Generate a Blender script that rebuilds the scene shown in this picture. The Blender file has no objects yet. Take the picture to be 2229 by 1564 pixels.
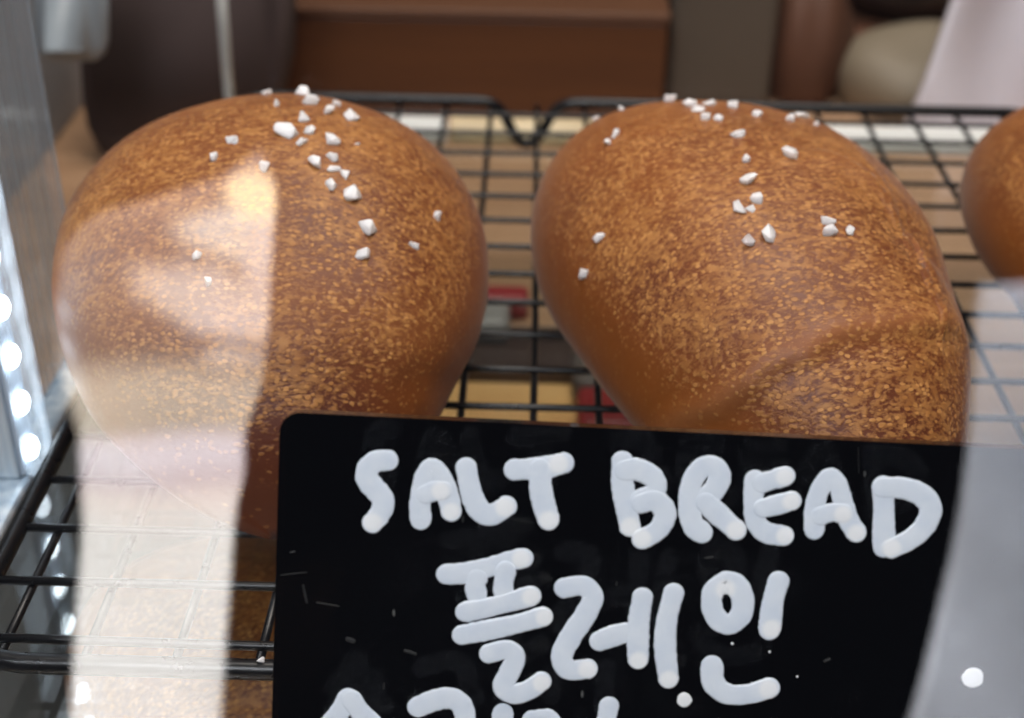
import bpy, bmesh, math, random
import numpy as np
from mathutils import Vector, Matrix
from mathutils.bvhtree import BVHTree

random.seed(4); rng = np.random.default_rng(4)
S = bpy.context.scene
C = S.collection

# ------------------------------------------------------------------ camera (solved from the wire grid, 15 mm squares)
F, PITCH, YAW, ROLL = 3019.35, .561327, -.0159402, .0165127
PW, PH = 2229.0, 1564.0
O = np.array([-.000458, 0, .168884])
_cp, _sp = math.cos(PITCH), math.sin(PITCH)
FWD = np.array([math.sin(YAW)*_cp, math.cos(YAW)*_cp, -_sp])
_r = np.array([math.cos(YAW), -math.sin(YAW), 0.]); _u = np.cross(_r, FWD)
RT = math.cos(ROLL)*_r + math.sin(ROLL)*_u
UP = -math.sin(ROLL)*_r + math.cos(ROLL)*_u

def ray(x, y):
    return FWD + (x-PW/2)/F*RT - (y-PH/2)/F*UP
def at(x, y, axis, val):
    d = ray(x, y); return O + d*((val-O[axis])/d[axis])

cd = bpy.data.cameras.new('camera'); cam = bpy.data.objects.new('camera', cd); C.objects.link(cam)
cam.matrix_world = Matrix(((RT[0], UP[0], -FWD[0], O[0]), (RT[1], UP[1], -FWD[1], O[1]), (RT[2], UP[2], -FWD[2], O[2]), (0, 0, 0, 1)))
cd.sensor_width = 36; cd.lens = F/PW*36; cd.clip_start = .005; cd.clip_end = 50
cd.dof.use_dof = True; cd.dof.focus_distance = .230; cd.dof.aperture_fstop = cd.lens/3.2; cd.dof.aperture_blades = 0
S.camera = cam

# ------------------------------------------------------------------ world, lamps, exposure
w = bpy.data.worlds.new('World'); S.world = w; w.use_nodes = True
bg = w.node_tree.nodes['Background']; bg.inputs[0].default_value = (.75, .82, 1, 1); bg.inputs[1].default_value = .012
S.view_settings.view_transform = 'Standard'; S.view_settings.look = 'None'; S.view_settings.exposure = .3; S.view_settings.gamma = 1
S.view_settings.use_curve_mapping = False
S.cycles.use_denoising = True
S.cycles.max_bounces = 8; S.cycles.transparent_max_bounces = 24; S.cycles.caustics_reflective = False; S.cycles.caustics_refractive = False
S.cycles.sample_clamp_indirect = 6

def lamp(name, kind, loc, target, power, col, **kw):
    l = bpy.data.lights.new(name, kind); l.energy = power; l.color = col
    for k, v in kw.items(): setattr(l, k, v)
    o = bpy.data.objects.new(name, l); C.objects.link(o); o.location = loc
    o.rotation_euler = (Vector(target)-Vector(loc)).to_track_quat('-Z', 'Y').to_euler()
    return o
lamp('ceiling_lamp', 'AREA', (.10, .42, .85), (.02, .27, 0), 6.5, (1, .92, .84), shape='RECTANGLE', size=.55, size_y=.4)
lamp('shop_lamp', 'AREA', (-.30, -.55, 1.0), (.0, .25, .02), 12.5, (.90, .94, 1), shape='RECTANGLE', size=.7, size_y=.5)
lamp('added_panel_spot', 'SPOT', (-.35, -.02, .20), (-.12, -.30, -.22), 190, (1, .98, .96), spot_size=.95, spot_blend=.6, shadow_soft_size=.03)  # added spot, brightens the left panel mirrored in the front glass
lamp('added_panel_spot', 'SPOT', (.42, -.02, .15), (.20, -.30, -.2), 42, (.88, .93, 1), spot_size=.9, spot_blend=.6, shadow_soft_size=.03)  # added spot for the grey mirrored panel

# ------------------------------------------------------------------ helpers
def tag(o, label=None, cat=None, group=None, kind=None):
    if label: o['label'] = label
    if cat: o['category'] = cat
    if group: o['group'] = group
    if kind: o['kind'] = kind
    return o
def empty(name, loc=(0, 0, 0)):
    o = bpy.data.objects.new(name, None); C.objects.link(o); o.location = loc; o.empty_display_size = .01; return o
def obj(name, me, mat, parent=None, smooth=False):
    if isinstance(me, bmesh.types.BMesh):
        b = me; me = bpy.data.meshes.new(name); b.normal_update(); b.to_mesh(me); b.free()
    if mat and not me.materials: me.materials.append(mat)
    if smooth: me.polygons.foreach_set('use_smooth', [True]*len(me.polygons))
    o = bpy.data.objects.new(name, me); C.objects.link(o)
    if parent:
        o.parent = parent
        o.matrix_parent_inverse = Matrix.Translation(-parent.location)
    return o
def box_bm(x0, x1, y0, y1, z0, z1, bev=0, seg=2, bm=None):
    bm = bm or bmesh.new()
    r = bmesh.ops.create_cube(bm, size=1)
    for v in r['verts']:
        v.co = Vector(((x0+x1)/2+v.co.x*(x1-x0), (y0+y1)/2+v.co.y*(y1-y0), (z0+z1)/2+v.co.z*(z1-z0)))
    if bev: bmesh.ops.bevel(bm, geom=bm.edges[:], offset=bev, segments=seg, profile=.5, affect='EDGES')
    return bm
def tube_bm(pts, rad, n=10, closed=False, bm=None):
    bm = bm or bmesh.new(); P = [Vector(p) for p in pts]; rings = []
    nrm = None
    for i, p in enumerate(P):
        a = P[(i-1) % len(P)] if (closed or i > 0) else p
        b = P[(i+1) % len(P)] if (closed or i < len(P)-1) else p
        t = (b-a).normalized()
        if nrm is None:
            nrm = t.orthogonal().normalized()
        nrm = (nrm-t*nrm.dot(t)).normalized(); bn = t.cross(nrm)
        rings.append([bm.verts.new(p+rad*(math.cos(2*math.pi*k/n)*nrm+math.sin(2*math.pi*k/n)*bn)) for k in range(n)])
    m = len(rings)
    for i in range(m if closed else m-1):
        A, B = rings[i], rings[(i+1) % m]
        for k in range(n): bm.faces.new((A[k], A[(k+1) % n], B[(k+1) % n], B[k]))
    if not closed:
        bm.faces.new(rings[0][::-1]); bm.faces.new(rings[-1])
    bmesh.ops.recalc_face_normals(bm, faces=bm.faces[:])
    return bm
def catmull(pts, sub=8):
    P = np.array(pts, float)
    if len(P) < 3:
        return [P[0]+(P[1]-P[0])*t for t in np.linspace(0, 1, sub)]
    P = np.vstack([2*P[0]-P[1], P, 2*P[-1]-P[-2]]); out = []
    for i in range(1, len(P)-2):
        a, b, c, d = P[i-1:i+3]
        for t in np.linspace(0, 1, sub, endpoint=False):
            out.append(.5*((2*b)+(-a+c)*t+(2*a-5*b+4*c-d)*t*t+(-a+3*b-3*c+d)*t**3))
    out.append(P[-2]); return out

class NT:
    def __init__(s, name):
        s.m = bpy.data.materials.new(name); s.m.use_nodes = True; s.t = s.m.node_tree; s.t.nodes.clear()
        s.out = s.t.nodes.new('ShaderNodeOutputMaterial')
    def n(s, typ, ins=None, **kw):
        nd = s.t.nodes.new(typ)
        for k, v in kw.items(): setattr(nd, k, v)
        for k, v in (ins or {}).items():
            if isinstance(v, bpy.types.NodeSocket): s.t.links.new(v, nd.inputs[k])
            else: nd.inputs[k].default_value = v
        return nd
    def ramp(s, fac, stops, interp='LINEAR'):
        r = s.n('ShaderNodeValToRGB', {0: fac}); e = r.color_ramp; e.interpolation = interp
        while len(e.elements) < len(stops): e.elements.new(.5)
        for el, (p, c) in zip(e.elements, stops):
            el.position = p; el.color = (c, c, c, 1) if not hasattr(c, '__len__') else (*c, 1)
        return r.outputs[0]
    def mix(s, fac, a, b, mode='MIX'):
        m = s.n('ShaderNodeMix', data_type='RGBA', blend_type=mode)
        for i, v in ((0, fac), (6, a), (7, b)):
            if isinstance(v, bpy.types.NodeSocket): s.t.links.new(v, m.inputs[i])
            else: m.inputs[i].default_value = v if i == 0 else (*v, 1)
        return m.outputs[2]
    def math(s, op, a, b=0.):
        return s.n('ShaderNodeMath', {0: a, 1: b}, operation=op).outputs[0]
    def noise(s, vec, scale, det=4, rough=.5, dist=0):
        return s.n('ShaderNodeTexNoise', {'Vector': vec, 'Scale': scale, 'Detail': det, 'Roughness': rough, 'Distortion': dist}).outputs[0]
    def pos(s): return s.n('ShaderNodeTexCoord').outputs['Object']
    def mapping(s, vec, scale=(1, 1, 1), rot=(0, 0, 0), loc=(0, 0, 0)):
        return s.n('ShaderNodeMapping', {'Vector': vec, 'Scale': scale, 'Rotation': rot, 'Location': loc}).outputs[0]
    def bsdf(s, **kw):
        p = s.n('ShaderNodeBsdfPrincipled', {k.replace('_', ' '): v for k, v in kw.items()})
        s.t.links.new(p.outputs[0], s.out.inputs[0]); return p
    def bump(s, p, h, strength, dist):
        b = s.n('ShaderNodeBump', {'Height': h, 'Strength': strength, 'Distance': dist}); s.t.links.new(b.outputs[0], p.inputs['Normal'])

def simple(name, col, rough=.5, metal=0., var=.15, scale=60, bump=0, coat=0., spec=.5):
    t = NT(name); n = t.noise(t.pos(), scale, 5, .6)
    c = t.mix(n, tuple(x*(1-var) for x in col), tuple(min(1, x*(1+var)) for x in col))
    p = t.bsdf(Base_Color=c, Roughness=rough, Metallic=metal, Coat_Weight=coat); p.inputs['Specular IOR Level'].default_value = spec
    r = t.math('ADD', t.math('MULTIPLY', n, .2), rough-.1); t.t.links.new(r, p.inputs['Roughness'])
    if bump: t.bump(p, n, .5, bump)
    return t.m
def glass(name, fac, tint=(1, 1, 1), smudge=.3):
    t = NT(name)
    tr = t.n('ShaderNodeBsdfTransparent', {0: (*tint, 1)})
    gl = t.n('ShaderNodeBsdfGlossy', {'Color': (1, 1, 1, 1), 'Roughness': .0})
    lw = t.n('ShaderNodeLayerWeight', {'Blend': .2})
    n = t.noise(t.pos(), 25, 3)
    f = t.math('MULTIPLY', t.math('ADD', t.math('MULTIPLY', lw.outputs['Facing'], .10), fac), t.math('ADD', t.math('MULTIPLY', n, smudge), 1-smudge/2))
    m = t.n('ShaderNodeMixShader', {0: f, 1: tr.outputs[0], 2: gl.outputs[0]})
    t.t.links.new(m.outputs[0], t.out.inputs[0]); return t.m
def wood(name, dark, light, scale=9, rough=.5, axis=0):
    t = NT(name); sc = [60, 60, 60]; sc[axis] = 5
    v = t.mapping(t.pos(), tuple(sc)); n1 = t.noise(v, 1.2, 6, .6, 1.2)
    n2 = t.noise(t.mapping(t.pos(), (8, 8, 8)), 1, 3)
    c = t.mix(t.ramp(n1, [(.3, 0.), (.7, 1.)]), dark, light); c = t.mix(t.math('MULTIPLY', n2, .35), c, tuple(x*.7 for x in dark))
    p = t.bsdf(Base_Color=c, Roughness=rough); t.bump(p, n1, .2, .0005); return t.m

M = {}
M['wire'] = simple('black_coated_wire', (.006, .006, .007), .30, var=.3, scale=300, spec=.35)
M['glass'] = glass('front_glass', .065)
M['shelf_glass'] = glass('shelf_glass', .07, (.96, .975, .96))
def glint_streaks():
    t = NT('glint_streaked_aluminium'); n = t.noise(t.mapping(t.pos(), (260, 260, 3)), 1., 2, .5)
    t.bsdf(Base_Color=t.mix(t.ramp(n, [(.35, 0.), (.68, 1.)]), (.42, .54, .66), (.84, .92, .98)), Roughness=.35, Metallic=.1); return t.m  # pale vertical streaks paint glints into the metal colour
M['steel'] = glint_streaks()
M['rail'] = simple('pale_rail', (.90, .90, .86), .35, metal=.0, var=.08, scale=40)
M['rail_brass'] = simple('straw_rail', (.78, .62, .38), .35, var=.1, scale=40)
M['board'] = wood('beige_board', (.36, .20, .105), (.58, .36, .21), axis=0)
M['brown_box'] = wood('brown_wood', (.075, .022, .004), (.12, .040, .009), axis=0)
M['salt'] = None

def led_mat():
    t = NT('led_light'); e = t.n('ShaderNodeEmission', {0: (.82, .92, 1, 1), 1: 11.})
    t.t.links.new(e.outputs[0], t.out.inputs[0]); return t.m
M['led'] = led_mat()

def crust_mat():
    t = NT('baked_crust'); P = t.pos()
    A = lambda n: t.n('ShaderNodeAttribute', attribute_name=n).outputs['Fac']
    side, ridge, al = A('side'), A('ridge'), A('along')
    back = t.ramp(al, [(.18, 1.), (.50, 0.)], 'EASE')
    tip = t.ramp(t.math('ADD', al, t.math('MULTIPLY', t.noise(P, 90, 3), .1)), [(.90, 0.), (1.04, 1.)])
    warp = t.n('ShaderNodeTexNoise', {'Vector': P, 'Scale': 150., 'Detail': 3.}).outputs['Color']
    wv = t.n('ShaderNodeVectorMath', {0: t.n('ShaderNodeVectorMath', {0: warp, 1: (.5, .5, .5)}, operation='SUBTRACT').outputs[0], 'Scale': .0025}, operation='SCALE').outputs[0]
    Q = t.n('ShaderNodeVectorMath', {0: P, 1: wv}, operation='ADD').outputs[0]
    # blistered skin: patchy blotches drawn out round the roll, small round blisters between them
    n1 = t.noise(t.mapping(Q, (.55, 1, 1)), 900, 2.5, .5, .0)
    n2 = t.noise(t.mapping(Q, (.62, 1, 1), loc=(3, 1, 2)), 1800, 2, .5, .0)
    v = t.n('ShaderNodeTexVoronoi', {'Vector': t.mapping(Q, (.62, 1, 1)), 'Scale': 1130., 'Randomness': 1.}, feature='F1')
    vr = t.n('ShaderNodeSeparateColor', {0: v.outputs['Color']}).outputs[0]
    dens = t.noise(P, 48, 4, .6)
    loss = t.math('ADD', t.math('MULTIPLY', side, .30), t.math('ADD', t.math('MULTIPLY', back, .06), t.math('MULTIPLY', ridge, .09)))
    bias = t.math('SUBTRACT', t.math('MULTIPLY', t.math('SUBTRACT', dens, .5), .35), loss)
    s1 = t.ramp(t.math('ADD', n1, bias), [(.455, 0.), (.60, 1.)])
    s2 = t.ramp(t.math('ADD', n2, bias), [(.47, 0.), (.64, .8)])
    s3 = t.math('MULTIPLY', t.ramp(v.outputs['Distance'], [(.34, 1.), (.52, 0.)]), t.ramp(t.math('ADD', vr, t.math('MULTIPLY', bias, 1.4)), [(.42, 0.), (.55, 1.)]))
    sp = t.math('MAXIMUM', t.math('MULTIPLY', t.math('MAXIMUM', s1, s2), .66), t.math('MULTIPLY', s3, t.math('SUBTRACT', 1., t.math('MULTIPLY', side, .75))))
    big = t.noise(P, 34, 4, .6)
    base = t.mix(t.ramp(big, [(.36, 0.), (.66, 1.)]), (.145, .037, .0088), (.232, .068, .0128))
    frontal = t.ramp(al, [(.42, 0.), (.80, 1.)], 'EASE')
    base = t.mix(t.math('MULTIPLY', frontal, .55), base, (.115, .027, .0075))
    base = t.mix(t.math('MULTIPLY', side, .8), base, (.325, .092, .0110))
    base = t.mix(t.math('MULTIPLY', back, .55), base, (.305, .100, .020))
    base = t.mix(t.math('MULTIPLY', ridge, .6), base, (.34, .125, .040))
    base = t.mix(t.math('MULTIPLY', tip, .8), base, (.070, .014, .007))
    spc = t.mix(t.ramp(t.noise(P, 260, 3), [(.35, 0.), (.65, 1.)]), (.36, .145, .034), (.54, .250, .072))
    c = t.mix(t.math('MULTIPLY', sp, t.math('SUBTRACT', .92, t.math('MULTIPLY', back, .45))), base, spc)
    p = t.bsdf(Base_Color=c, Roughness=t.math('ADD', t.math('MULTIPLY', sp, .08), .47), Coat_Weight=.0, Coat_Roughness=.45, Sheen_Weight=.13, Sheen_Roughness=.35, Sheen_Tint=(.92, .88, .82, 1))
    p.inputs['Specular IOR Level'].default_value = .34
    p.inputs['Subsurface Weight'].default_value = .08; p.inputs['Subsurface Radius'].default_value = (.002, .0007, .0002)
    hgt = t.math('ADD', t.math('MULTIPLY', sp, .6), t.math('MULTIPLY', t.noise(t.mapping(Q, (.4, 1, 1)), 320, 4, .6), 1.1))
    t.bump(p, hgt, .45, .00028)
    return t.m
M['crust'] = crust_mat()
def salt_mat():
    t = NT('salt'); n = t.noise(t.pos(), 900, 3)
    p = t.bsdf(Base_Color=t.mix(n, (.86, .81, .78), (.95, .92, .90)), Roughness=.34)
    p.inputs['Transmission Weight'].default_value = .0; p.inputs['IOR'].default_value = 1.4
    p.inputs['Subsurface Weight'].default_value = .8; p.inputs['Subsurface Radius'].default_value = (.004, .004, .0038); p.inputs['Subsurface Scale'].default_value = 1.
    t.bump(p, n, .4, .0002); return t.m
M['salt'] = salt_mat()

# ------------------------------------------------------------------ setting: counter, side wall, glass shelf, rails, post
ZC, ZS = -.070, -.016
tag(obj('counter', box_bm(-.60, .70, .06, 1.30, ZC-.03, ZC), M['board']), 'beige wooden counter under the glass shelf', 'counter', kind='structure')
M['wall'] = simple('pale_wall', (.34, .34, .35), .7, var=.15, scale=14)
tag(obj('wall_left', box_bm(-.225, -.205, .13, 1.30, ZC+.001, .35), M['wall']), 'pale grey side wall beyond the light strip', 'wall', kind='structure')
YG = .112
dc = empty('display_case', (.1, .28, ZC)); tag(dc, 'clear glass display case with a raised glass shelf', 'display case')
sh = obj('shelf', box_bm(-.108, .36, .128, .440, ZS-.006, ZS, .0006), M['shelf_glass'], dc)
for x0, x1, m in ((-.107, -.031, 'rail'), (-.030, .023, 'rail_brass'), (.024, .36, 'rail')):
    bm = bmesh.new(); pr = [(.4405, ZS-.0060), (.4405, ZS-.0030), (.4440, ZS+.0010), (.4480, ZS+.0010), (.4480, ZS-.0060)]
    A = [bm.verts.new((x0, a, b)) for a, b in pr]; B = [bm.verts.new((x1, a, b)) for a, b in pr]; bm.faces.new(A); bm.faces.new(B[::-1])
    for i in range(5): bm.faces.new((A[i], B[i], B[(i+1) % 5], A[(i+1) % 5]))
    bmesh.ops.recalc_face_normals(bm, faces=bm.faces[:]); bmesh.ops.bevel(bm, geom=bm.edges[:], offset=.0003, segments=2, affect='EDGES')
    obj('back_rail', bm, M[m], sh)
obj('edge_strip', box_bm(-.1155, -.1085, .128, .4495, ZS-.008, ZS+.002, .0012), M['steel'], sh)
for i, (x, y) in enumerate(((-.112, .14), (-.112, .435), (.33, .14), (.33, .435))):
    bm = bmesh.new(); bmesh.ops.create_cone(bm, segments=20, radius1=.005, radius2=.005, depth=abs(ZC)-abs(ZS)-.008, cap_ends=True)
    for v in bm.verts: v.co += Vector((x, y, (ZC+ZS-.008)/2))
    bmesh.ops.bevel(bm, geom=[e for e in bm.edges if abs(e.verts[0].co.z-e.verts[1].co.z) < 1e-6], offset=.0008, segments=2, affect='EDGES')
    obj('leg', bm, M['steel'], sh, smooth=True)
obj('front_pane', box_bm(-.45, .60, YG, YG+.004, ZC-.02, .40), M['glass'], dc)
obj('side_pane', box_bm(-.123, -.119, YG+.006, .305, ZC+.001, .36), glass('side_glass', .05, (.93, .96, .97)), dc)

def hazy(name, a0, a1, col):
    t = NT(name); n = t.noise(t.mapping(t.pos(), (230, 230, 3)), 1., 2, .5)
    tr = t.n('ShaderNodeBsdfTransparent', {0: (.96, .98, 1, 1)}); d = t.n('ShaderNodeBsdfDiffuse', {0: (*col, 1)}); tl = t.n('ShaderNodeBsdfTranslucent', {0: (*col, 1)}); gl = t.n('ShaderNodeBsdfGlossy', {0: (1, 1, 1, 1), 1: .12})
    m = t.n('ShaderNodeMixShader', {0: .5, 1: d.outputs[0], 2: tl.outputs[0]}); m = t.n('ShaderNodeMixShader', {0: .12, 1: m.outputs[0], 2: gl.outputs[0]})
    f = t.n('ShaderNodeMapRange', {0: n, 1: .3, 2: .7, 3: a0, 4: a1}).outputs[0]
    m = t.n('ShaderNodeMixShader', {0: f, 1: tr.outputs[0], 2: m.outputs[0]}); t.t.links.new(m.outputs[0], t.out.inputs[0]); return t.m
obj('corner_post', box_bm(-.1180, -.1130, .248, .300, ZS+.0025, .32, .0015), hazy('hazy_acrylic', .12, .45, (.72, .84, .95)), dc)
# light strip: a slim channel with a row of lit diodes
lp = empty('light_strip', (-.112, .240, ZS+.002)); tag(lp, 'vertical metal light strip with a row of lit white diodes', 'light strip')
obj('channel', box_bm(-.1165, -.1095, .236, .2465, ZS+.0025, .30, .001), M['steel'], lp)
obj('backing', box_bm(-.1094, -.1085, .2368, .2452, ZS+.003, .299, .0003), simple('strip_backing', (.60, .68, .78), .4), lp)
bm = bmesh.new(); bmesh.ops.create_uvsphere(bm, u_segments=12, v_segments=8, radius=.0026)
for v in bm.verts: v.co.x *= .6
dme = bpy.data.meshes.new('diode'); bm.to_mesh(dme); bm.free(); dme.materials.append(M['led'])
for k in range(25):
    d = bpy.data.objects.new('diode', dme); C.objects.link(d); d.parent = lp; d.matrix_parent_inverse = Matrix.Translation(-lp.location)
    d.location = (-.1078, .2405, ZS+.008+k*.0116)
obj('glow_cover', box_bm(-.1084, -.1045, .2362, .2458, ZS+.003, .299, .0012), hazy('milky_glow_cover', .22, .34, (.85, .93, 1)), lp)  # milky cover added to give the diodes a soft glow
# dark mat on the counter
tag(obj('dark_mat', box_bm(-.195, -.030, .150, .345, ZC+.0004, ZC+.0025, .0008), simple('dark_mat', (.055, .050, .047), .6, scale=40, var=.3)), 'dark grey mat on the counter under the front of the rack', 'mat')

# ------------------------------------------------------------------ wire rack
rk = empty('wire_rack', (.06, .30, 0)); tag(rk, 'black wire cooling rack holding the bread rolls', 'rack')
XL, XR, YF, YB, RC = -.097, .262, .1685, .4255, .012
def arc(cx, cy, a0, a1): return [(cx+RC*math.cos(a), cy+RC*math.sin(a), 0) for a in np.linspace(a0, a1, 6)]
def vdip(x0, y, sgn):
    k = [(-.0175, 0), (-.0125, -.0006), (-.0085, -.0035), (-.0035, -.0125), (0, ZS+.0015), (.0035, -.0125), (.0085, -.0035), (.0125, -.0006), (.0175, 0)]
    return [tuple(p) for p in catmull([(x0+sgn*a, y, z) for a, z in k], 5)]
fr = []
fr += arc(XL+RC, YF+RC, math.pi, 1.5*math.pi)
for x in (-.0035, .168): fr += vdip(x, YF, 1)
fr += arc(XR-RC, YF+RC, -.5*math.pi, 0)
fr += arc(XR-RC, YB-RC, 0, .5*math.pi)
for x in (.168, -.0035): fr += vdip(x, YB, -1)
fr += arc(XL+RC, YB-RC, .5*math.pi, math.pi)
obj('frame', tube_bm(fr, .0018, 12, True), M['wire'], rk, True)
y0 = .3841
def jit(a): return random.uniform(-a, a)
def wire(pts): return tube_bm([tuple(p) for p in catmull(pts, 5)], .00084, 8)
for j in range(-2, 15):
    y = y0-.015*j
    obj('cross_wire', wire([(XL+.0008, y+jit(.0003), .0), (0, y+jit(.0004), .0001), (.1, y+jit(.0004), 0), (XR-.0008, y+jit(.0003), 0)]), M['wire'], rk, True)
for i in range(-6, 18):
    x = .015*i
    obj('long_wire', wire([(x+jit(.0004), YF+.0005, -.0013), (x+jit(.0005), .27, -.0013), (x+jit(.0005), .36, -.0013), (x+jit(.0004), YB-.0005, -.0013)]), M['wire'], rk, True)

# ------------------------------------------------------------------ bread rolls
def interp(t, kn):
    ts = np.array([k[0] for k in kn]); vs = np.array([k[1] for k in kn]); m = np.gradient(vs, ts)
    i = np.clip(np.searchsorted(ts, t)-1, 0, len(ts)-2); h = ts[i+1]-ts[i]; x = np.clip((t-ts[i])/h, 0, 1)
    return (2*x**3-3*x**2+1)*vs[i]+(x**3-2*x**2+x)*h*m[i]+(-2*x**3+3*x**2)*vs[i+1]+(x**3-x**2)*h*m[i+1]
def bun_grid(b, nu=150, nv=220):
    th = np.linspace(0, np.pi, nu)[:, None]; s = (1-np.cos(th))/2
    ph = np.linspace(0, 2*np.pi, nv, endpoint=False)[None, :]
    cap = np.power(np.clip(1-np.abs(2*s-1)**b['p'], 0, 1), 1/b['q'])
    wd = b['W']*cap*interp(s, b['wk']); h = b['H']*cap**.8*interp(s, b['hk']); lat = interp(s, b['bend'])
    co, si = np.cos(ph), np.sin(ph)
    X = wd*np.sign(co)*np.abs(co)**.88+lat
    Z = np.where(si > 0, .42+.58*np.abs(si)**.95, .42-.42*np.abs(si)**.8)*h
    Yl = b['L']*(s-.5)*np.ones_like(co); ca, sa = math.cos(b['ang']), math.sin(b['ang'])
    return np.stack([b['c'][0]+Yl*sa+X*ca, b['c'][1]-Yl*ca+X*sa, Z+b.get('z0', .0006)], -1), s*np.ones_like(co), ph*np.ones_like(s)
def grid_normals(P):
    du = np.gradient(P, axis=0); dv = np.roll(P, -1, 1)-np.roll(P, 1, 1)
    n = np.cross(dv, du); l = np.linalg.norm(n, axis=-1, keepdims=True); n = n/np.maximum(l, 1e-12)
    ctr = P.mean((0, 1)); sg = np.sign(((P-ctr)*n).sum(-1).mean()); return n*sg
def sstep(x, a, b):
    t = np.clip((x-a)/(b-a), 0, 1); return t*t*(3-2*t)
def lump(P, k, seed):
    r = np.random.default_rng(seed); o = np.zeros(P.shape[:-1])
    for _ in range(9):
        d = r.normal(size=3); d /= np.linalg.norm(d); o += np.sin(P@d*k*r.uniform(.6, 1.6)+r.uniform(0, 6.3))/9
    return o
def to_px(P):
    d = P-O; z = d@FWD; return np.stack([PW/2+F*(d@RT)/z, PH/2-F*(d@UP)/z], -1)

BUNS = {'b1': {'c': (-.0557, .26056), 'ang': .088, 'L': .1188, 'W': .0464, 'H': .0592, 'wk': [(0, 1.026), (.3, 1), (.6, .9775), (.85, .925), (1, .88)], 'hk': [(0, 1.013), (.3, 1), (.6, .955), (.85, .89), (1, .83)], 'bend': [(0, -.0015), (.4, 0), (.7, .0007), (1, .0026)], 'p': 1.98, 'q': 2.2},
 'b2': {'c': (.0458, .26255), 'ang': .295, 'L': .155, 'W': .0430, 'H': .0568, 'wk': [(0, 1.076), (.3, 1), (.6, .918), (.85, .81), (1, .70)], 'hk': [(0, 1.011), (.3, 1), (.6, .967), (.85, .933), (1, .90)], 'bend': [(0, .0035), (.4, 0), (.7, -.002), (1, -.0003)], 'p': 2.3, 'q': 1.65},
 'b3': {'c': (.1515, .299), 'ang': .1, 'L': .114, 'W': .046, 'H': .050, 'wk': [(0, 1), (.3, 1), (.6, 1), (.85, .9), (1, .7)], 'hk': [(0, 1), (.3, 1), (.6, 1.), (.85, .8), (1, .65)], 'bend': [(0, 0), (.4, 0), (1, 0)], 'p': 2.6, 'q': 2.2},
 'b4': {'c': (-.062, .212), 'ang': .5, 'L': .095, 'W': .034, 'H': .040, 'z0': ZC+.0026, 'wk': [(0, 1), (.3, 1), (.6, 1), (.85, .9), (1, .7)], 'hk': [(0, 1), (.3, 1), (.6, 1.), (.85, .8), (1, .65)], 'bend': [(0, 0), (.4, 0), (1, 0)], 'p': 2.6, 'q': 2.2}}

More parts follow.
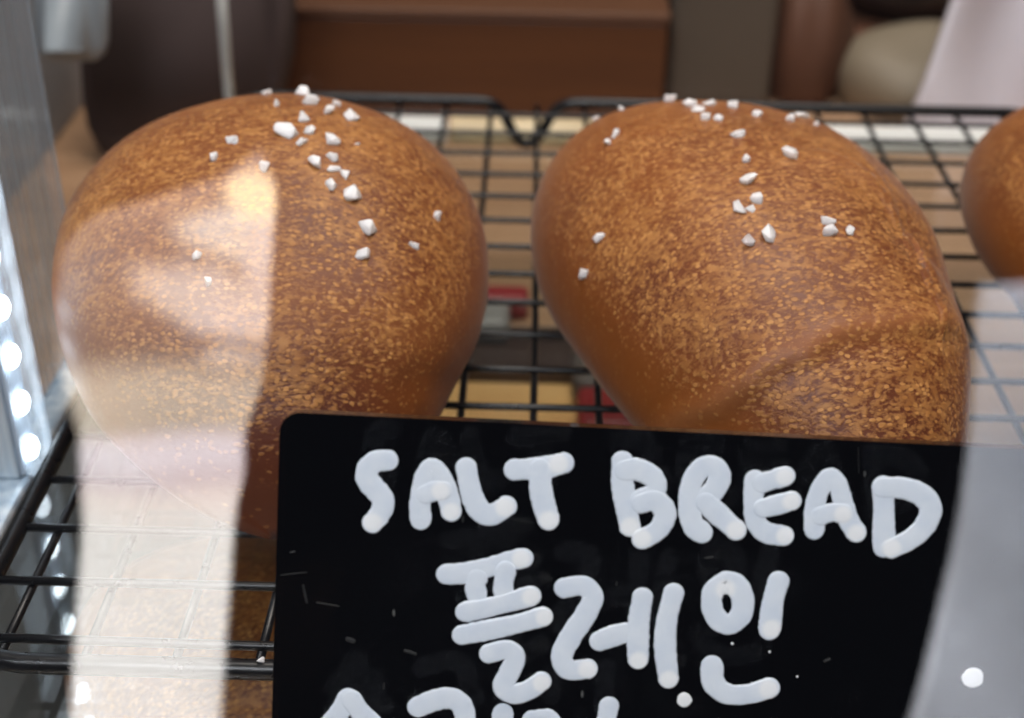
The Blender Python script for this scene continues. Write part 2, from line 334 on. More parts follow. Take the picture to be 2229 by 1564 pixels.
def make_bun(key, creases=(), seed=0, bulges=()):
    b = BUNS[key]; P, s, ph = bun_grid(b); n = grid_normals(P)
    ridge = np.zeros(s.shape); ph = (ph+.5*np.pi) % (2*np.pi)-.5*np.pi
    for pts, amp, wid, side in creases:
        # crease given by picture points that lie on the near surface of the roll -> (s, phi) on the roll
        px = to_px(P); facing = ((O-P)*n).sum(-1) > 0; cur = []
        for x, y in pts:
            dd = np.hypot(px[..., 0]-x, px[..., 1]-y)+np.where(facing, 0, 1e6); i = np.unravel_index(dd.argmin(), dd.shape); cur.append((ph[i], s[i]))
        cur.sort(); sc = np.interp(ph, [c[0] for c in cur], [c[1] for c in cur])
        d = (s-sc)*b['L']*side
        pf = sstep(ph, cur[0][0]-.35, cur[0][0]+.1)*(1-sstep(ph, cur[-1][0]-.1, cur[-1][0]+.35)); amp = amp*pf
        env = np.exp(-np.clip(d, 0, None)/.030)
        P = P - n*(amp*sstep(d, -wid*.35, wid)*env)[..., None]
        P = P + n*(amp*.9*np.exp(-((d+wid*1.3)/(wid*1.5))**2))[..., None]
        ridge = np.maximum(ridge, pf*min(1, .0025/wid)*np.exp(-((d+wid*.9)/(wid*1.4))**2))
    px = to_px(P); facing = ((O-P)*n).sum(-1) > -.02; P0 = P.copy()
    for x, y, amp, rad in bulges:
        dd = np.hypot(px[..., 0]-x, px[..., 1]-y)+np.where(facing, 0, 1e6); i = np.unravel_index(dd.argmin(), dd.shape)
        P = P+n*(amp*np.exp(-((P0-P0[i])**2).sum(-1)/rad**2))[..., None]
    P = P+n*(lump(P, 70, seed)*.0017+lump(P, 160, seed+1)*.00055+lump(P, 420, seed+2)*.00014)[..., None]
    zmin = b.get('z0', .0006); P[..., 2] = np.maximum(P[..., 2], zmin)
    zf = (P[..., 2]-zmin)/b['H']
    nz = n[..., 2]
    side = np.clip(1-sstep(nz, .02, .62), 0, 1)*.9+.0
    base = Vector((b['c'][0], b['c'][1], zmin))
    nu, nv = s.shape; ca, sa = math.cos(b['ang']), math.sin(b['ang']); V = (P-np.array(base)).reshape(-1, 3) @ np.array([[ca, -sa, 0], [sa, ca, 0], [0, 0, 1]])
    faces = [(i*nv+k, i*nv+(k+1) % nv, (i+1)*nv+(k+1) % nv, (i+1)*nv+k) for i in range(nu-1) for k in range(nv)]
    me = bpy.data.meshes.new('salt_bread_roll'); me.from_pydata(V.tolist(), [], faces); me.validate()
    bm = bmesh.new(); bm.from_mesh(me)
    L3 = bm.verts.layers.float.new('along'); L1 = bm.verts.layers.float.new('side'); L2 = bm.verts.layers.float.new('ridge')
    fa = s.reshape(-1); fs, fr_ = side.reshape(-1), ridge.reshape(-1)
    bm.verts.ensure_lookup_table()
    for i, v in enumerate(bm.verts): v[L1] = float(fs[i]); v[L2] = float(fr_[i]); v[L3] = float(fa[i])
    bmesh.ops.remove_doubles(bm, verts=bm.verts[:], dist=1e-6); bmesh.ops.recalc_face_normals(bm, faces=bm.faces[:])
    bm.to_mesh(me); bm.free()
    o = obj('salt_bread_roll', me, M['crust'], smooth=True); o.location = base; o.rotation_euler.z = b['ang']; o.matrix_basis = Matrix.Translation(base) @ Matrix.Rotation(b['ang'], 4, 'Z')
    return o

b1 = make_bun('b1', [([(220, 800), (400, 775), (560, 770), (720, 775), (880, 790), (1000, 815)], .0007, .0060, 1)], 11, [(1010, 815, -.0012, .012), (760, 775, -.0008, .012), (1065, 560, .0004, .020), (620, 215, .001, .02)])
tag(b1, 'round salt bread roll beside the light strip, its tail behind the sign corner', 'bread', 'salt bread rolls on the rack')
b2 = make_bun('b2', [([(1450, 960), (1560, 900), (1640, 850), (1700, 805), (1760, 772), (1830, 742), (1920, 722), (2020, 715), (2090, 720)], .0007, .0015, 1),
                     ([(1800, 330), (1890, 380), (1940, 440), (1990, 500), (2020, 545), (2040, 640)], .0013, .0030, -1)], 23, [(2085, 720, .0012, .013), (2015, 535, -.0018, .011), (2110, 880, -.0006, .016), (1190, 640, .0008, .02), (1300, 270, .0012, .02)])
tag(b2, 'long salt bread roll with an overlapping dough fold, behind the word BREAD', 'bread', 'salt bread rolls on the rack')
b3 = make_bun('b3', (), 37); tag(b3, 'salt bread roll without visible salt, beyond the roll with the dough fold', 'bread', 'salt bread rolls on the rack')
b4 = make_bun('b4', (), 51); tag(b4, 'brown bread roll lying on the counter below the wire rack', 'bread')

# salt crystals stuck on the crust
def crystal(size, seed, el=1.):
    r = random.Random(seed); bm = bmesh.new()
    for _ in range(11):
        v = Vector((r.gauss(0, 1), r.gauss(0, 1), r.gauss(0, 1))).normalized()
        m = max(abs(v.x), abs(v.y), abs(v.z)); v = v*(.55+.45/m*.75)
        bm.verts.new((v.x*size*.5, v.y*size*.5*el, v.z*size*.38))
    h = bmesh.ops.convex_hull(bm, input=bm.verts[:]); bmesh.ops.delete(bm, geom=[v for v in bm.verts if not v.link_faces], context='VERTS')
    bmesh.ops.recalc_face_normals(bm, faces=bm.faces[:]); bmesh.ops.bevel(bm, geom=bm.edges[:], offset=size*.02, segments=2, affect='EDGES', clamp_overlap=True); return bm
def c4(l, ox, oy, k): return [(ox+a/k, oy+b/k, s) for a, b, s in l]
K = 3.1286
SALT1 = c4([(255, 155, 1.7), (505, 165, 2.6), (550, 235, 2.7), (330, 245, 1.7), (725, 250, 1.5), (670, 300, 2.3), (830, 335, 2.2), (495, 340, 2.1), (385, 440, 3.0), (540, 425, 1.7), (490, 505, 1.9), (700, 490, 2.4), (865, 510, .9), (20, 495, 1.6), (690, 605, 1.8), (595, 645, 2.3), (710, 700, 2.), (780, 725, 1.7), (700, 800, 1.8), (830, 860, 2.5), (935, 1095, 2.5), (1430, 1025, 2.), (1250, 1210, 1.5), (900, 1265, 2.2), (235, 675, 1.7)], 500, 150, K)+[(465, 344, 1.7), (503, 307, 1.6), (430, 558, 1.5), (452, 616, 1.5)]
SALT2 = c4([(965, 185, 2.4), (1095, 250, 2.3), (1160, 285, 1.8), (1230, 240, 2.3), (1395, 265, 2.4), (1565, 320, 1.8), (1790, 350, 2.1), (1865, 335, 2.), (1205, 340, 1.9), (1295, 345, 1.6), (1425, 450, 2.1), (640, 262, 1.5), (465, 348, 1.6), (595, 450, 1.7), (540, 510, 1.5), (1780, 595, 2.8), (1490, 625, 1.7), (1510, 765, 2.6), (1570, 895, 2.), (1450, 950, 2.1), (1510, 960, 1.5), (490, 1155, 1.6), (385, 1405, 1.8), (1485, 1175, 2.2), (1645, 1135, 2.5), (2035, 1040, 2.), (2050, 1120, 2.2), (2180, 1105, 1.5), (1965, 385, 1.4)], 1150, 150, K)
def salt_on(bun, lst, seed):
    dg = bpy.context.evaluated_depsgraph_get()
    bm = bmesh.new(); bm.from_mesh(bun.data); tree = BVHTree.FromBMesh(bm); bm.free()
    Mi = bun.matrix_basis.inverted(); o = Mi @ Vector(O); Ri = Mi.to_3x3()
    for i, (x, y, s) in enumerate(lst):
        hit = None
        for dy in range(0, 60, 3):
            hit = tree.ray_cast(o, (Ri @ Vector(ray(x, y+dy))).normalized())
            if hit[0]: break
        p, n = hit[0], hit[1]
        k = obj('salt_crystal', crystal(s*.0018, seed+i, random.uniform(.7, 1.25)), M['salt'], smooth=False)
        q = n.to_track_quat('Z', 'Y').to_matrix().to_4x4() @ Matrix.Rotation(random.uniform(0, 6.28), 4, 'Z') @ Matrix.Rotation(random.uniform(-.35, .35), 4, 'X')
        k.parent = bun; k.matrix_basis = Matrix.Translation(p+n*s*.00014) @ q
salt_on(b1, SALT1, 100); salt_on(b2, SALT2, 300)
p = at(565, 1432, 2, .0032)
k = obj('salt_crumb', crystal(.0017, 777), M['salt']); k.location = (p[0], YF, .0021); tag(k, 'white salt crumb resting on the front rod of the rack', 'salt')

# ------------------------------------------------------------------ black sign with brush lettering
SP = at(609, 897, 1, .165)
TILT = math.radians(24)
sr = Vector((1, 0, -.030)).normalized(); sd = Vector((0, -math.sin(TILT), -math.cos(TILT))); sd = (sd-sr*sd.dot(sr)).normalized(); sn = sd.cross(sr)
if sn.y > 0: sn = -sn
SP = Vector(SP)
def sgn_uv(x, y):
    d = Vector(ray(x, y)); o = Vector(O); t = (SP-o).dot(sn)/d.dot(sn); q = o+d*t-SP; return q.dot(sr), q.dot(sd)
def sgn_pt(u, v, h): return SP+sr*u+sd*v+sn*h
zb = ZS+.0006
SH = (SP.z-zb)/(-sd.z)-.0012; SW = .128
def acrylic():
    t = NT('black_acrylic'); P = t.pos()
    vo = t.n('ShaderNodeTexVoronoi', {'Vector': t.mapping(P, (1, .35, .35), rot=(.3, .2, .5)), 'Scale': 420.}, feature='F1')
    r1 = t.n('ShaderNodeSeparateColor', {0: vo.outputs['Color']}).outputs[0]
    dust = t.math('MULTIPLY', t.ramp(vo.outputs['Distance'], [(.05, 1.), (.10, 0.)]), t.ramp(r1, [(.80, 0.), (.9, 1.)]))
    n = t.noise(P, 40, 4)
    c = t.mix(t.math('MULTIPLY', dust, .5), (.0018, .0018, .0026), (.22, .22, .21))
    p = t.bsdf(Base_Color=c, Roughness=t.math('ADD', t.math('MULTIPLY', n, .06), .06)); p.inputs['Specular IOR Level'].default_value = .25; return t.m
M['acrylic'] = acrylic()
def paint_mat():
    t = NT('white_paint'); P = t.pos(); th = t.n('ShaderNodeAttribute', attribute_name='thick').outputs['Fac']
    n = t.noise(P, 330, 4, .6); f = t.noise(P, 1400, 3)
    c = t.mix(t.ramp(n, [(.3, 0.), (.7, 1.)]), (.70, .765, .855), (.80, .85, .91))
    c = t.mix(t.math('MULTIPLY', t.ramp(f, [(.62, 0.), (.72, 1.)]), .25), c, (.55, .62, .72))
    c = t.mix(th, c, (.95, .96, .965)); p = t.bsdf(Base_Color=c, Roughness=.5); p.inputs['Specular IOR Level'].default_value = .3; t.bump(p, n, .25, .0001); return t.m
M['paint'] = paint_mat()
M['paint_thick'] = simple('thick_white_paint', (.95, .96, .96), .4, var=.03, scale=300, spec=.4)
sg = empty('price_sign', sgn_pt(SW/2, SH, 0)); tag(sg, 'black acrylic sign hand lettered SALT BREAD in white paint', 'sign')
def plate():
    bm = bmesh.new(); r = .0030; T = .0030; pts = []
    for cx, cy, a0 in ((SW-r, r, -.5*math.pi), (SW-r, SH-r, 0), (r, SH-r, .5*math.pi), (r, r, math.pi)):
        for a in np.linspace(a0, a0+.5*math.pi, 7): pts.append((cx+r*math.cos(a), cy+r*math.sin(a)))
    A = [bm.verts.new(sgn_pt(u, v, 0)) for u, v in pts]; B = [bm.verts.new(sgn_pt(u, v, -T)) for u, v in pts]
    f1 = bm.faces.new(A); f2 = bm.faces.new(B[::-1]); N = len(pts)
    for i in range(N): bm.faces.new((A[i], B[i], B[(i+1) % N], A[(i+1) % N]))
    bmesh.ops.recalc_face_normals(bm, faces=bm.faces[:])
    bmesh.ops.bevel(bm, geom=list(f1.edges), offset=.00018, segments=2, affect='EDGES'); return bm
obj('plate', plate(), M['acrylic'], sg)
# small easel foot behind the plate
bm = bmesh.new(); q = [sgn_pt(SW*.42, SH*.35, -.0032), sgn_pt(SW*.58, SH*.35, -.0032)]
foot = [Vector((q[0].x, q[0].y+.006, zb)), Vector((q[1].x, q[1].y+.006, zb))]
yy = .1655
pl = [q[0], q[1], Vector((q[1].x, yy-.003, zb)), Vector((q[0].x, yy-.003, zb))]
vs = [bm.verts.new(p) for p in pl]+[bm.verts.new(p+Vector((0, -.0015, 0))) for p in pl]
bm.faces.new(vs[:4]); bm.faces.new(vs[7:3:-1])
for i in range(4): bm.faces.new((vs[i], vs[4+i], vs[4+(i+1) % 4], vs[(i+1) % 4]))
bmesh.ops.recalc_face_normals(bm, faces=bm.faces[:]); obj('easel_foot', bm, M['acrylic'], sg)

PXMM = 1/.0000695   # sign scale, about 14.4 px per mm
def stroke_bm(bm, px, wpx, lift, rough=0, ends=()):
    TH = bm.verts.layers.float.get('thick') or bm.verts.layers.float.new('thick'); EN = [np.array(sgn_uv(*e)) for e in ends]
    uv = [sgn_uv(x, y) for x, y in px]; c = np.array(catmull(uv, 10)); 
    # resample, add round caps
    seg = np.r_[0, np.cumsum(np.linalg.norm(np.diff(c, axis=0), axis=1))]; n = max(8, int(seg[-1]/.00025)); t = np.linspace(0, seg[-1], n)
    c = np.stack([np.interp(t, seg, c[:, 0]), np.interp(t, seg, c[:, 1])], 1)
    R = wpx/2/PXMM; tg = np.gradient(c, axis=0); tg /= np.linalg.norm(tg, axis=1, keepdims=True)
    cap = 7; pre = [(c[0]-tg[0]*R*math.sin(a), tg[0], R*math.cos(a)) for a in np.linspace(math.pi/2*.97, .15, cap)]
    post = [(c[-1]+tg[-1]*R*math.sin(a), tg[-1], R*math.cos(a)) for a in np.linspace(.15, math.pi/2*.97, cap)]
    wob = 1+.05*np.sin(np.linspace(0, random.uniform(4, 8), n)+random.uniform(0, 6))+.02*np.sin(np.linspace(0, random.uniform(30, 60), n))
    st = pre+[(c[i], tg[i], R*wob[i]) for i in range(n)]+post
    prof = [-1, -.94, -.82, -.62, -.4, -.15, .15, .4, .62, .82, .94, 1]; rows = []
    for p, g, r in st:
        nn = np.array([-g[1], g[0]]); row = []
        for a in prof:
            e = 1+(random.uniform(-rough, rough) if abs(a) == 1 else 0)
            q = p+nn*r*a*e; hgt = (1-a*a)**.5 if abs(a) < 1 else 0
            hgt = lift*(1 if abs(a) < 1 else .0)+.00008*hgt*min(1, r/R*1.2)+(.00002 if abs(a) == 1 else 0)
            vv = bm.verts.new(sgn_pt(q[0], q[1], hgt)); row.append(vv)
            vv[TH] = max([float(np.clip((R*1.08-np.linalg.norm(q-e))/(R*.42), 0, 1)) for e in EN]+[0.])
        rows.append(row)
    for A, B in zip(rows, rows[1:]):
        for k in range(len(prof)-1): bm.faces.new((A[k], A[k+1], B[k+1], B[k]))
def blob_bm(px, wpx, lift, el=1.):
    bm = bmesh.new(); u, v = sgn_uv(*px); R = wpx/2/PXMM; n = 26; ph = [random.uniform(0, 6.28) for _ in range(3)]; rings = []
    for rr, h in ((1, 0.00002), (.94, .5), (.75, .8), (.4, .97)):
        rings.append([bm.verts.new(sgn_pt(u+R*rr*el*math.cos(a)*(1+.04*math.sin(3*a+ph[0])+.03*math.sin(7*a+ph[1])), v+R*rr*math.sin(a)*(1+.04*math.sin(2*a+ph[2])), (lift+.00006*h) if rr < 1 else lift*.7)) for a in np.linspace(0, 2*math.pi, n, endpoint=False)])
    for A, B in zip(rings, rings[1:]):
        for k in range(n): bm.faces.new((A[k], A[(k+1) % n], B[(k+1) % n], B[k]))
    bm.faces.new(rings[-1]); bmesh.ops.recalc_face_normals(bm, faces=bm.faces[:]); return bm
def tr(ox, oy, k): return lambda l: [(ox+a/k, oy+b/k) for a, b in l]
cS, cB, cH, cJ = tr(690, 940, 3.715), tr(1250, 900, 2.2768), tr(580, 880, 2.2867), tr(580, 1180, 3.715)
LET = [
 # strokes, ends (thick blobs), width px
 ([cS([(570, 232), (480, 240), (412, 300), (405, 380), (460, 455), (522, 525), (535, 600), (500, 680), (452, 735)])], cS([(452, 735)]), 46),
 ([cS([(838, 712), (832, 600), (848, 450), (882, 340), (925, 295), (968, 320), (1030, 430), (1070, 560), (1085, 645)]), cS([(885, 505), (950, 480), (1010, 475)])], cS([(1085, 648), (1000, 480)]), 44),
 ([cS([(1208, 295), (1225, 400), (1262, 540), (1320, 640), (1395, 675), (1470, 645), (1530, 605)])], cS([(1520, 612)]), 46),
 ([cS([(1600, 308), (1720, 302), (1850, 290), (1990, 255)]), cS([(1805, 305), (1808, 450), (1832, 580), (1872, 710)])], cS([(1955, 262), (1875, 718)]), 47),
 ([cB([(238, 240), (240, 350), (255, 450), (276, 560)]), cB([(252, 282), (310, 278), (382, 312), (408, 358), (388, 400), (330, 430)]), cB([(335, 445), (400, 432), (450, 490), (430, 560), (385, 600), (338, 622)])], cB([(276, 562), (336, 620)]), 46),
 ([cB([(632, 592), (588, 550), (567, 450), (582, 345), (632, 272), (692, 268), (720, 312), (700, 372), (650, 425)]), cB([(655, 445), (712, 500), (800, 578)])], cB([(800, 578)]), 46),
 ([cB([(895, 330), (888, 430), (895, 525), (945, 588), (1038, 608)]), cB([(930, 345), (990, 328), (1045, 312)]), cB([(938, 470), (1000, 455), (1075, 435)])], cB([(1045, 607), (1042, 315), (1075, 437)]), 43),
 ([cB([(1190, 578), (1190, 480), (1215, 385), (1262, 318), (1302, 345), (1330, 430), (1360, 530), (1398, 592)]), cB([(1222, 508), (1275, 492), (1330, 495)])], cB([(1398, 594), (1330, 502)]), 42),
 ([cB([(1530, 362), (1534, 450), (1534, 560), (1534, 662)]), cB([(1530, 368), (1620, 370), (1716, 402), (1766, 470), (1736, 560), (1660, 628), (1575, 668)])], cB([(1572, 668)]), 46),
 # second line
 ([cJ([(1455, 262), (1600, 252), (1800, 205), (1960, 155), (2075, 132)]), cJ([(1705, 300), (1690, 360), (1700, 425)]), cJ([(1935, 235), (1920, 320), (1915, 395)]), cJ([(1610, 565), (1750, 540), (1950, 490), (2140, 437)]),
   cH([(975, 1148), (1100, 1125), (1240, 1095), (1375, 1058)]), cH([(1110, 1240), (1195, 1222), (1238, 1262), (1210, 1335), (1180, 1405), (1225, 1440), (1300, 1425), (1368, 1380)])], cJ([(2060, 138), (2140, 440)])+cH([(1385, 1060), (1370, 1385)]), 44),
 ([cH([(1485, 915), (1575, 905), (1625, 960), (1590, 1045), (1520, 1150), (1470, 1255), (1505, 1322), (1595, 1318)]), cB([(128, 1128), (190, 1105), (250, 1088)]), cB([(338, 915), (318, 1050), (316, 1215)]), cB([(492, 893), (460, 1020), (450, 1150), (466, 1310)])], cH([(1598, 1320)])+cB([(318, 1225), (468, 1318)]), 46),
 ([cB([(750, 835), (690, 880), (682, 960), (715, 1025), (770, 1045), (825, 1000), (835, 920), (800, 850), (750, 838)]), cB([(1012, 835), (985, 930), (968, 1070)]), cB([(682, 1252), (690, 1335), (755, 1390), (860, 1392), (965, 1362)])], cB([(750, 870), (978, 1068), (962, 1365)]), 47),
 # third line, cut by the picture's lower edge
 ([cJ([(660, 1265), (610, 1350), (545, 1440), (500, 1500)]), cJ([(690, 1280), (770, 1390), (860, 1480)]), cJ([(680, 1540), (680, 1640)]), cJ([(480, 1660), (900, 1640)])], [], 46),
 ([cJ([(1225, 1335), (1350, 1285), (1480, 1262), (1570, 1310), (1605, 1400), (1600, 1500)]), cJ([(1180, 1600), (1660, 1570)])], [], 46),
 ([cJ([(1912, 1385), (1905, 1480), (1900, 1600)]), cJ([(2150, 1440), (2210, 1430), (2290, 1440), (2300, 1560)]), cJ([(2770, 1330), (2750, 1450), (2740, 1650)])], [], 44),
]
for strokes, ends, wpx in LET:
    bm = bmesh.new()
    for i, s in enumerate(strokes): stroke_bm(bm, s, wpx, .00005+.00006*i, .025, ends)
    bmesh.ops.recalc_face_normals(bm, faces=bm.faces[:])
    lt = obj('letter', bm, M['paint'], sg, True)
for (x, y), s in zip(cB([(545, 1420), (1975, 1310), (783, 1142), (968, 1182), (1105, 1305)]), (32, 46, 6, 5, 5)):
    obj('paint_dot', blob_bm((x, y), s, .00005, 1.), M['paint_thick'], sg, True)

scr = simple('scuff', (.008, .008, .008), .6)
for pts, wd in (([(660, 1275), (668, 1312)], 5), ([(882, 1417), (904, 1424)], 7), ([(612, 1252), (668, 1246)], 2), ([(690, 1312), (738, 1320)], 2.5), ([(632, 1203), (642, 1201)], 3.5), ([(836, 1488), (834, 1500)], 3), ([(757, 1392), (769, 1396)], 10), ([(1795, 1440), (1806, 1436)], 6), ([(1535, 1215), (1552, 1213)], 3), ([(1868, 975), (1869, 1030)], 1.5)):
    bm = bmesh.new(); stroke_bm(bm, pts, wd, .00001, .1); bmesh.ops.recalc_face_normals(bm, faces=bm.faces[:]); obj('scratch', bm, scr, sg, True)

# ------------------------------------------------------------------ things on the counter, under and behind the rack
def prism_px(poly, y0, depth, bev=.0):
    """upright slab at depth y0 whose front outline follows picture points"""
    bm = bmesh.new(); A = [bm.verts.new(at(x, y, 1, y0)) for x, y in poly]; B = [bm.verts.new(Vector(v.co)+Vector((0, depth, 0))) for v in A]
    f = bm.faces.new(A); bm.faces.new(B[::-1]); n = len(A)
    for i in range(n): bm.faces.new((A[i], B[i], B[(i+1) % n], A[(i+1) % n]))
    bmesh.ops.recalc_face_normals(bm, faces=bm.faces[:])
    if bev: bmesh.ops.bevel(bm, geom=list(f.edges), offset=bev, segments=3, affect='EDGES')
    return bm
def X(px, py, y): return float(at(px, py, 1, y)[0])
def Zp(px, py, y): return float(at(px, py, 1, y)[2])
yb = .582
bx = empty('wooden_box', (0, .65, ZC)); tag(bx, 'low brown wooden box with a lighter lid behind the rack', 'box')
zt = Zp(1100, 42, yb)
obj('side_panel', box_bm(X(440, 150, yb), X(1448, 150, yb), yb, yb+.19, ZC+.0005, zt-.0005, .001), M['brown_box'], bx)
obj('lid', box_bm(X(440, 150, yb), X(1452, 150, yb), yb-.001, yb+.19, zt, zt+.004, .0012), wood('lid_wood', (.11, .045, .019), (.15, .064, .03), axis=0), bx)
def tagged(name, bm, mat, label, cat, smooth=False):
    return tag(obj(name, bm, mat, smooth=smooth), label, cat)
yg = .60
tagged('grey_box', box_bm(X(1456, 100, yg), X(1688, 100, yg), yg, yg+.12, ZC+.0005, Zp(1600, -140, yg), .003), simple('grey_card', (.085, .066, .048), .6, scale=25), 'dull grey brown box beside the wooden box', 'box')
ybg = .585
def soft_bag(name, poly, y, depth, mat, label, cat):
    bm = prism_px(poly, y, depth, .006); return tagged(name, bm, mat, label, cat, True)
def mound(name, cx, cy, rx, ry, rz, mat, label, cat, seed, folds=0):
    bm = bmesh.new(); bmesh.ops.create_uvsphere(bm, u_segments=64, v_segments=40, radius=1)
    r = np.random.default_rng(seed); A = r.normal(size=(6, 3))*2.2; B = r.uniform(0, 6.3, 6)
    for v in bm.verts:
        c = np.array(v.co); k = 1+.05*float(np.sin(A@c+B).sum())/2+folds*math.sin(9*c[0]+3*c[2]+2*math.sin(4*c[1]))
        z = max(-.55, v.co.z); v.co = Vector((c[0]*rx*k, c[1]*ry*k, (z+.55)*rz/1.55*k))
        v.co += Vector((cx, cy, ZC+.0003)); v.co.z = max(v.co.z, ZC+.0003)
    return tagged(name, bm, mat, label, cat, True)
M['dark_cloth'] = simple('dark_brown', (.085, .032, .014), .7, scale=30, var=.4)
mound('brown_bag', X(1748, 100, .625), .625, .021, .026, Zp(1748, -60, .625)-ZC, M['dark_cloth'], 'dark reddish brown bag between the grey box and the beige bag', 'bag', 3)
mound('beige_bag', X(1990, 150, .61), .61, .037, .03, Zp(1990, 75, .60)-ZC, simple('beige_paper', (.20, .16, .108), .6, scale=30), 'rounded beige bag on the counter beside the white cloth', 'bag', 5)
yw = .568
def folded_cloth():
    bm = bmesh.new(); nx, nz = 50, 40; x0, x1 = X(2040, 120, yw), X(2040, 120, yw)+.17; z1 = Zp(2100, -420, yw); g = []
    for j in range(nz+1):
        row = []
        for i in range(nx+1):
            u, t = i/nx, j/nz; x = x0+(x1-x0)*u+.012*(t)*(1-u)-.010*(1-t)*(1-u)
            y = yw-.010*math.sin(u*17+2.2*t+.8*math.sin(5*t))*(1-.4*t)-.02*u*(1-t); row.append((x, y, ZC+.0005+(z1-ZC)*t))
        g.append(row)
    vs = [[bm.verts.new(p) for p in r] for r in g]; vb = [[bm.verts.new((p[0], p[1]+.004, p[2])) for p in r] for r in g]
    for L in (vs, vb):
        for j in range(nz):
            for i in range(nx): bm.faces.new((L[j][i], L[j][i+1], L[j+1][i+1], L[j+1][i]))
    for j in range(nz):
        bm.faces.new((vs[j][0], vs[j+1][0], vb[j+1][0], vb[j][0])); bm.faces.new((vs[j][nx], vb[j][nx], vb[j+1][nx], vs[j+1][nx]))
    for i in range(nx):
        bm.faces.new((vs[0][i], vb[0][i], vb[0][i+1], vs[0][i+1])); bm.faces.new((vs[nz][i], vs[nz][i+1], vb[nz][i+1], vb[nz][i]))
    bmesh.ops.recalc_face_normals(bm, faces=bm.faces[:]); return bm
tagged('white_cloth', folded_cloth(), simple('white_fabric', (.72, .70, .76), .8, scale=120, var=.04), 'white cloth hanging in folds behind the rack', 'cloth', True)
# dark bowl shape at the top, above the beige bag
bm = bmesh.new(); pr = [(.010, 0), (.028, .004), (.040, .016), (.046, .032), (.043, .032), (.037, .018), (.026, .007), (0.0005, .004)]; n = 40; rg = []
cxb, cyb = X(1960, 0, .69), .69; zb_ = Zp(1960, 62, .66)
for r_, z_ in pr: rg.append([bm.verts.new((cxb+r_*math.cos(2*math.pi*k/n), cyb+r_*math.sin(2*math.pi*k/n), zb_+z_)) for k in range(n)])
for A, B in zip(rg, rg[1:]):
    for k_ in range(n): bm.faces.new((A[k_], A[(k_+1) % n], B[(k_+1) % n], B[k_]))
bm.faces.new(rg[0][::-1]); bm.faces.new(rg[-1]); bmesh.ops.recalc_face_normals(bm, faces=bm.faces[:])
tagged('dark_bowl', bm, simple('dark_glaze', (.03, .02, .018), .4), 'dark round bowl behind the beige bag', 'bowl', True)
tagged('brown_stand', box_bm(cxb-.05, cxb+.05, .655, .76, ZC+.0005, zb_-.0003, .002), wood('stand_wood', (.14, .055, .03), (.22, .10, .055)), 'brown wooden stand under the dark bowl', 'stand')
# dark bag with a rounded corner, left of the rack
soft_bag('dark_bag', [(165, -140), (165, 150), (170, 230), (182, 290), (205, 335), (245, 368), (300, 385), (560, 385), (600, 200), (600, -140)], .5195, .05, simple('dark_plum', (.052, .034, .032), .9, scale=30, var=.35), 'dark plum coloured bag with rounded corners beside the rack', 'bag')
soft_bag('grey_bracket', [(60, -140), (60, 120), (75, 140), (100, 148), (195, 146), (212, 136), (218, 112), (214, -140)], .47, .012, simple('grey_blue_plastic', (.33, .38, .42), .4, scale=30, var=.1), 'blue grey plastic bracket with rounded corners by the light strip', 'bracket')
# thin clear rod
a = at(498, 216, 1, .45); b_ = at(470, -160, 1, .45)
tagged('clear_rod', tube_bm([a+np.array([0, 0, -.01]), b_], .0019, 14), simple('clear_plastic', (.55, .55, .52), .15, scale=200, var=.2), 'thin upright clear rod at the back corner of the rack', 'rod', True)
# under the rack
red = simple('red_print', (.34, .025, .03), .4, scale=60); grey = simple('grey_foil', (.30, .29, .28), .4, scale=60)
def on(px, py): return at(px, py, 2, ZC)
p = on(1085, 700); pk = empty('small_packet', (p[0], p[1], ZC)); tag(pk, 'small grey packet with a red band under the rack gap', 'packet')
obj('pouch', box_bm(p[0]-.020, p[0]+.004, p[1]-.018, p[1], ZC+.0004, ZC+.010, .003, 3), grey, pk, True)
obj('band', box_bm(p[0]-.016, p[0]+.010, p[1]+.0004, p[1]+.010, ZC+.0004, ZC+.009, .002, 3), red, pk, True)
p = on(1100, 790)
tr_ = empty('brown_tray', (p[0], p[1], ZC)); tag(tr_, 'shallow dark brown tray on the counter between the rolls', 'tray')
obj('base', box_bm(p[0]-.035, p[0]+.022, p[1]-.012, p[1]+.012, ZC+.0004, ZC+.002, .0005), simple('tray_brown', (.05, .028, .022), .5), tr_)
for q0, q1 in (((p[0]-.035, p[0]+.022), (p[1]-.0135, p[1]-.0122)), ((p[0]-.035, p[0]+.022), (p[1]+.0122, p[1]+.0135))):
    obj('rim', box_bm(*q0, *q1, ZC+.0004, ZC+.006, .0004), simple('tray_rim', (.07, .04, .03), .4), tr_)
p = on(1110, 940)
tagged('lit_patch_sheet', box_bm(p[0]-.045, p[0]+.035, p[1]-.05, on(1100, 818)[1], ZC+.0004, ZC+.0012, .0002), simple('lit_patch_tone', (.95, .49, .19), .6, scale=45, var=.3), 'warm sheet added for the lit patch on the counter under the rack gap', 'paper')  # stands for a lit patch, its warm glow put into the colour
p = on(1340, 925); tagged('red_packet', box_bm(p[0]-.012, p[0]+.022, p[1]-.018, p[1]+.004, ZC+.0016, ZC+.012, .003, 3), red, 'red packet lying under the roll with the dough fold', 'packet', True)
p = on(1300, 868); tagged('grey_packet', box_bm(p[0]-.008, p[0]+.03, p[1]-.006, p[1]+.016, ZC+.0016, ZC+.010, .003, 3), simple('grey_print', (.12, .10, .09), .5), 'dull grey packet behind the red packet', 'packet', True)

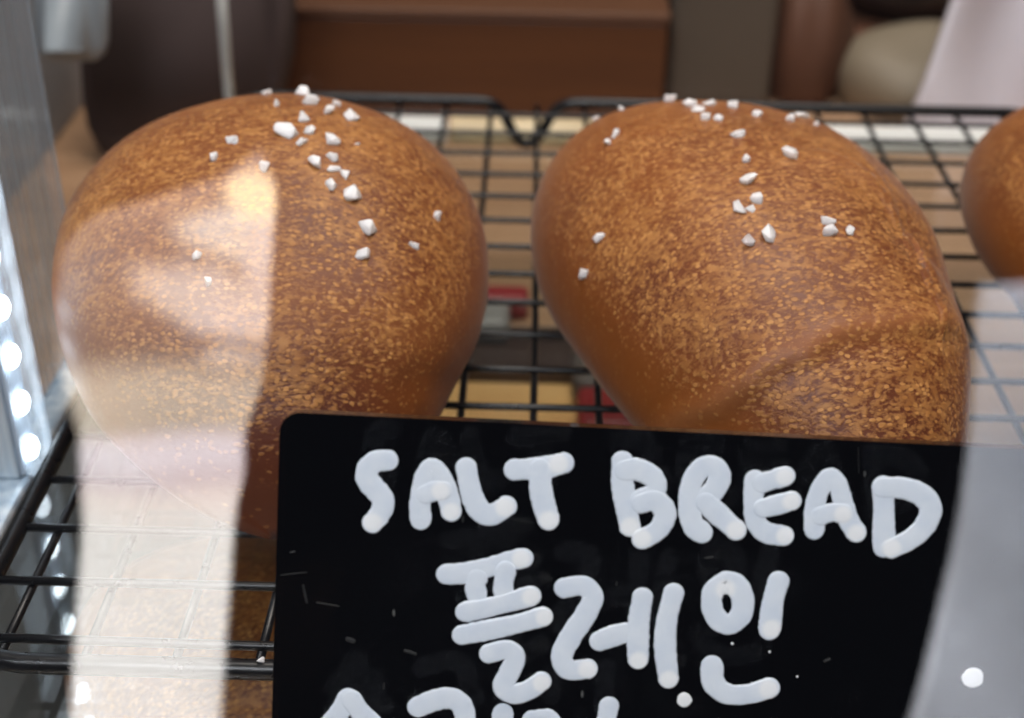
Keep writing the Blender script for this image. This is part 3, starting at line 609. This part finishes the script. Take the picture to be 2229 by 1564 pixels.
# ------------------------------------------------------------------ customer side: added pale cloth panels, unseen, for the front glass to mirror
YV = .54; YM = 2*YG-YV      # mirrored distance
def hang(name, left, right, mat, label, seed):
    """added reflector strip: left/right edges as picture points of its mirror image, from top to bottom"""
    bm = bmesh.new(); ys = np.linspace(left[0][1], left[-1][1], 70); n = 40; G = []; r = random.Random(seed); f = [r.uniform(0, 6) for _ in range(4)]
    for y in ys:
        xl = np.interp(y, [p[1] for p in left], [p[0] for p in left]); xr = np.interp(y, [p[1] for p in right], [p[0] for p in right]); row = []
        for i in range(n+1):
            u = i/n; p = at(xl+(xr-xl)*u, y, 1, YV); d = .0035*math.sin(3.5*u+f[0]+p[2]*26)+.0015*math.sin(p[2]*45+f[2]+6*u)
            row.append((p[0], YM+d, p[2]))
        G.append(row)
    va = [[bm.verts.new(p) for p in q] for q in G]; vb = [[bm.verts.new((p[0], p[1]-.003, p[2])) for p in q] for q in G]; m = len(G)-1
    for L in (va, vb):
        for j in range(m):
            for i in range(n): bm.faces.new((L[j][i], L[j][i+1], L[j+1][i+1], L[j+1][i]))
    for j in range(m):
        bm.faces.new((va[j][0], va[j+1][0], vb[j+1][0], vb[j][0])); bm.faces.new((va[j][n], vb[j][n], vb[j+1][n], va[j+1][n]))
    for i in range(n):
        bm.faces.new((va[0][i], vb[0][i], vb[0][i+1], va[0][i+1])); bm.faces.new((va[m][i], va[m][i+1], vb[m][i+1], vb[m][i]))
    bmesh.ops.recalc_face_normals(bm, faces=bm.faces[:])
    return tag(obj(name, bm, mat, smooth=True), label, 'cloth')
def pz(y): return float(at(400, y, 1, YV)[2])
def reflection_mat():
    t = NT('painted_reflection'); P = t.pos(); z = t.n('ShaderNodeSeparateXYZ', {0: P}).outputs[2]
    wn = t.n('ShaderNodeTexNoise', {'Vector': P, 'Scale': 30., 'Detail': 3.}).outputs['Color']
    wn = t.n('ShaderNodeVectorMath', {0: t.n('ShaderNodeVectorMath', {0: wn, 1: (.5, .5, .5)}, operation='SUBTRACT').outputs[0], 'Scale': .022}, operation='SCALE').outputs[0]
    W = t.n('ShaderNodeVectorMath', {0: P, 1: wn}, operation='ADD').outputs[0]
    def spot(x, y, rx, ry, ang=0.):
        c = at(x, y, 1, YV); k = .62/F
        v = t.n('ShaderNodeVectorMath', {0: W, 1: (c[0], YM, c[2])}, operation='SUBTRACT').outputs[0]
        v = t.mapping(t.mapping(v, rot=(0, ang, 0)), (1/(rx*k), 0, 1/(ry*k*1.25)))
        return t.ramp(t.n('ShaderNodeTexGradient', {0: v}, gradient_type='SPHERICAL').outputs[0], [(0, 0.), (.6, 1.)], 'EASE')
    up = t.mix(t.noise(P, 22, 3), (.030, .022, .020), (.075, .055, .047))  # light and dark patches of the reflection, put into the panel colour
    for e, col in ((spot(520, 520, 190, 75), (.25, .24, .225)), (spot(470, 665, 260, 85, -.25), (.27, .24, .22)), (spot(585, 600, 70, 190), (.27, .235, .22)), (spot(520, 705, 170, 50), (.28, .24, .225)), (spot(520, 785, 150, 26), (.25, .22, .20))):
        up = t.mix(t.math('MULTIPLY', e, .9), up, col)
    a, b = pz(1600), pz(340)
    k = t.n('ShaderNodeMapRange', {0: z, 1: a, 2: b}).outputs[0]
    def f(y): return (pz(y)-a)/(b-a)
    lo = t.ramp(k, [(0, (.86, .85, .83)), (f(1180), (.84, .82, .79)), (f(1095), (.70, .62, .58)), (f(1060), (.42, .36, .37)), (f(1000), (.50, .46, .49)), (f(960), (.42, .37, .37)), (f(945), (.27, .235, .19)), (f(840), (.25, .215, .17))])  # brightness bands of the reflection, painted by height
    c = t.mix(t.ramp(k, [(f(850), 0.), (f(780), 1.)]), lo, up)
    c = t.mix(spot(570, 435, 105, 62), c, (.58, .46, .30))  # warm bright spot of the reflection, painted on
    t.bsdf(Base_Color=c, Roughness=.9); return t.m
hang('reflection_panel', [(555, 345), (470, 405), (330, 450), (190, 490), (125, 560), (115, 720), (140, 830), (175, 940), (175, 1150), (160, 1350), (150, 1564), (145, 1700)],
     [(575, 345), (598, 400), (602, 440), (592, 600), (582, 750), (572, 840), (545, 920), (527, 960), (528, 1060), (512, 1110), (504, 1180), (500, 1300), (490, 1450), (478, 1564), (470, 1700)], reflection_mat(), 'long added cloth panel with painted reflection tones, mirrored in the front glass', 1)
hang('grey_reflection_panel', [(2135, 630), (2120, 680), (2122, 800), (2115, 970), (2100, 1120), (2078, 1260), (2040, 1400), (1985, 1564), (1935, 1700)],
     [(2700, 630), (2700, 680), (2700, 800), (2700, 970), (2700, 1120), (2700, 1260), (2700, 1400), (2700, 1564), (2700, 1700)], simple('grey_panel', (.44, .455, .50), .9, scale=20, var=.28), 'grey cloth panel added to make a reflection in the front glass', 2)
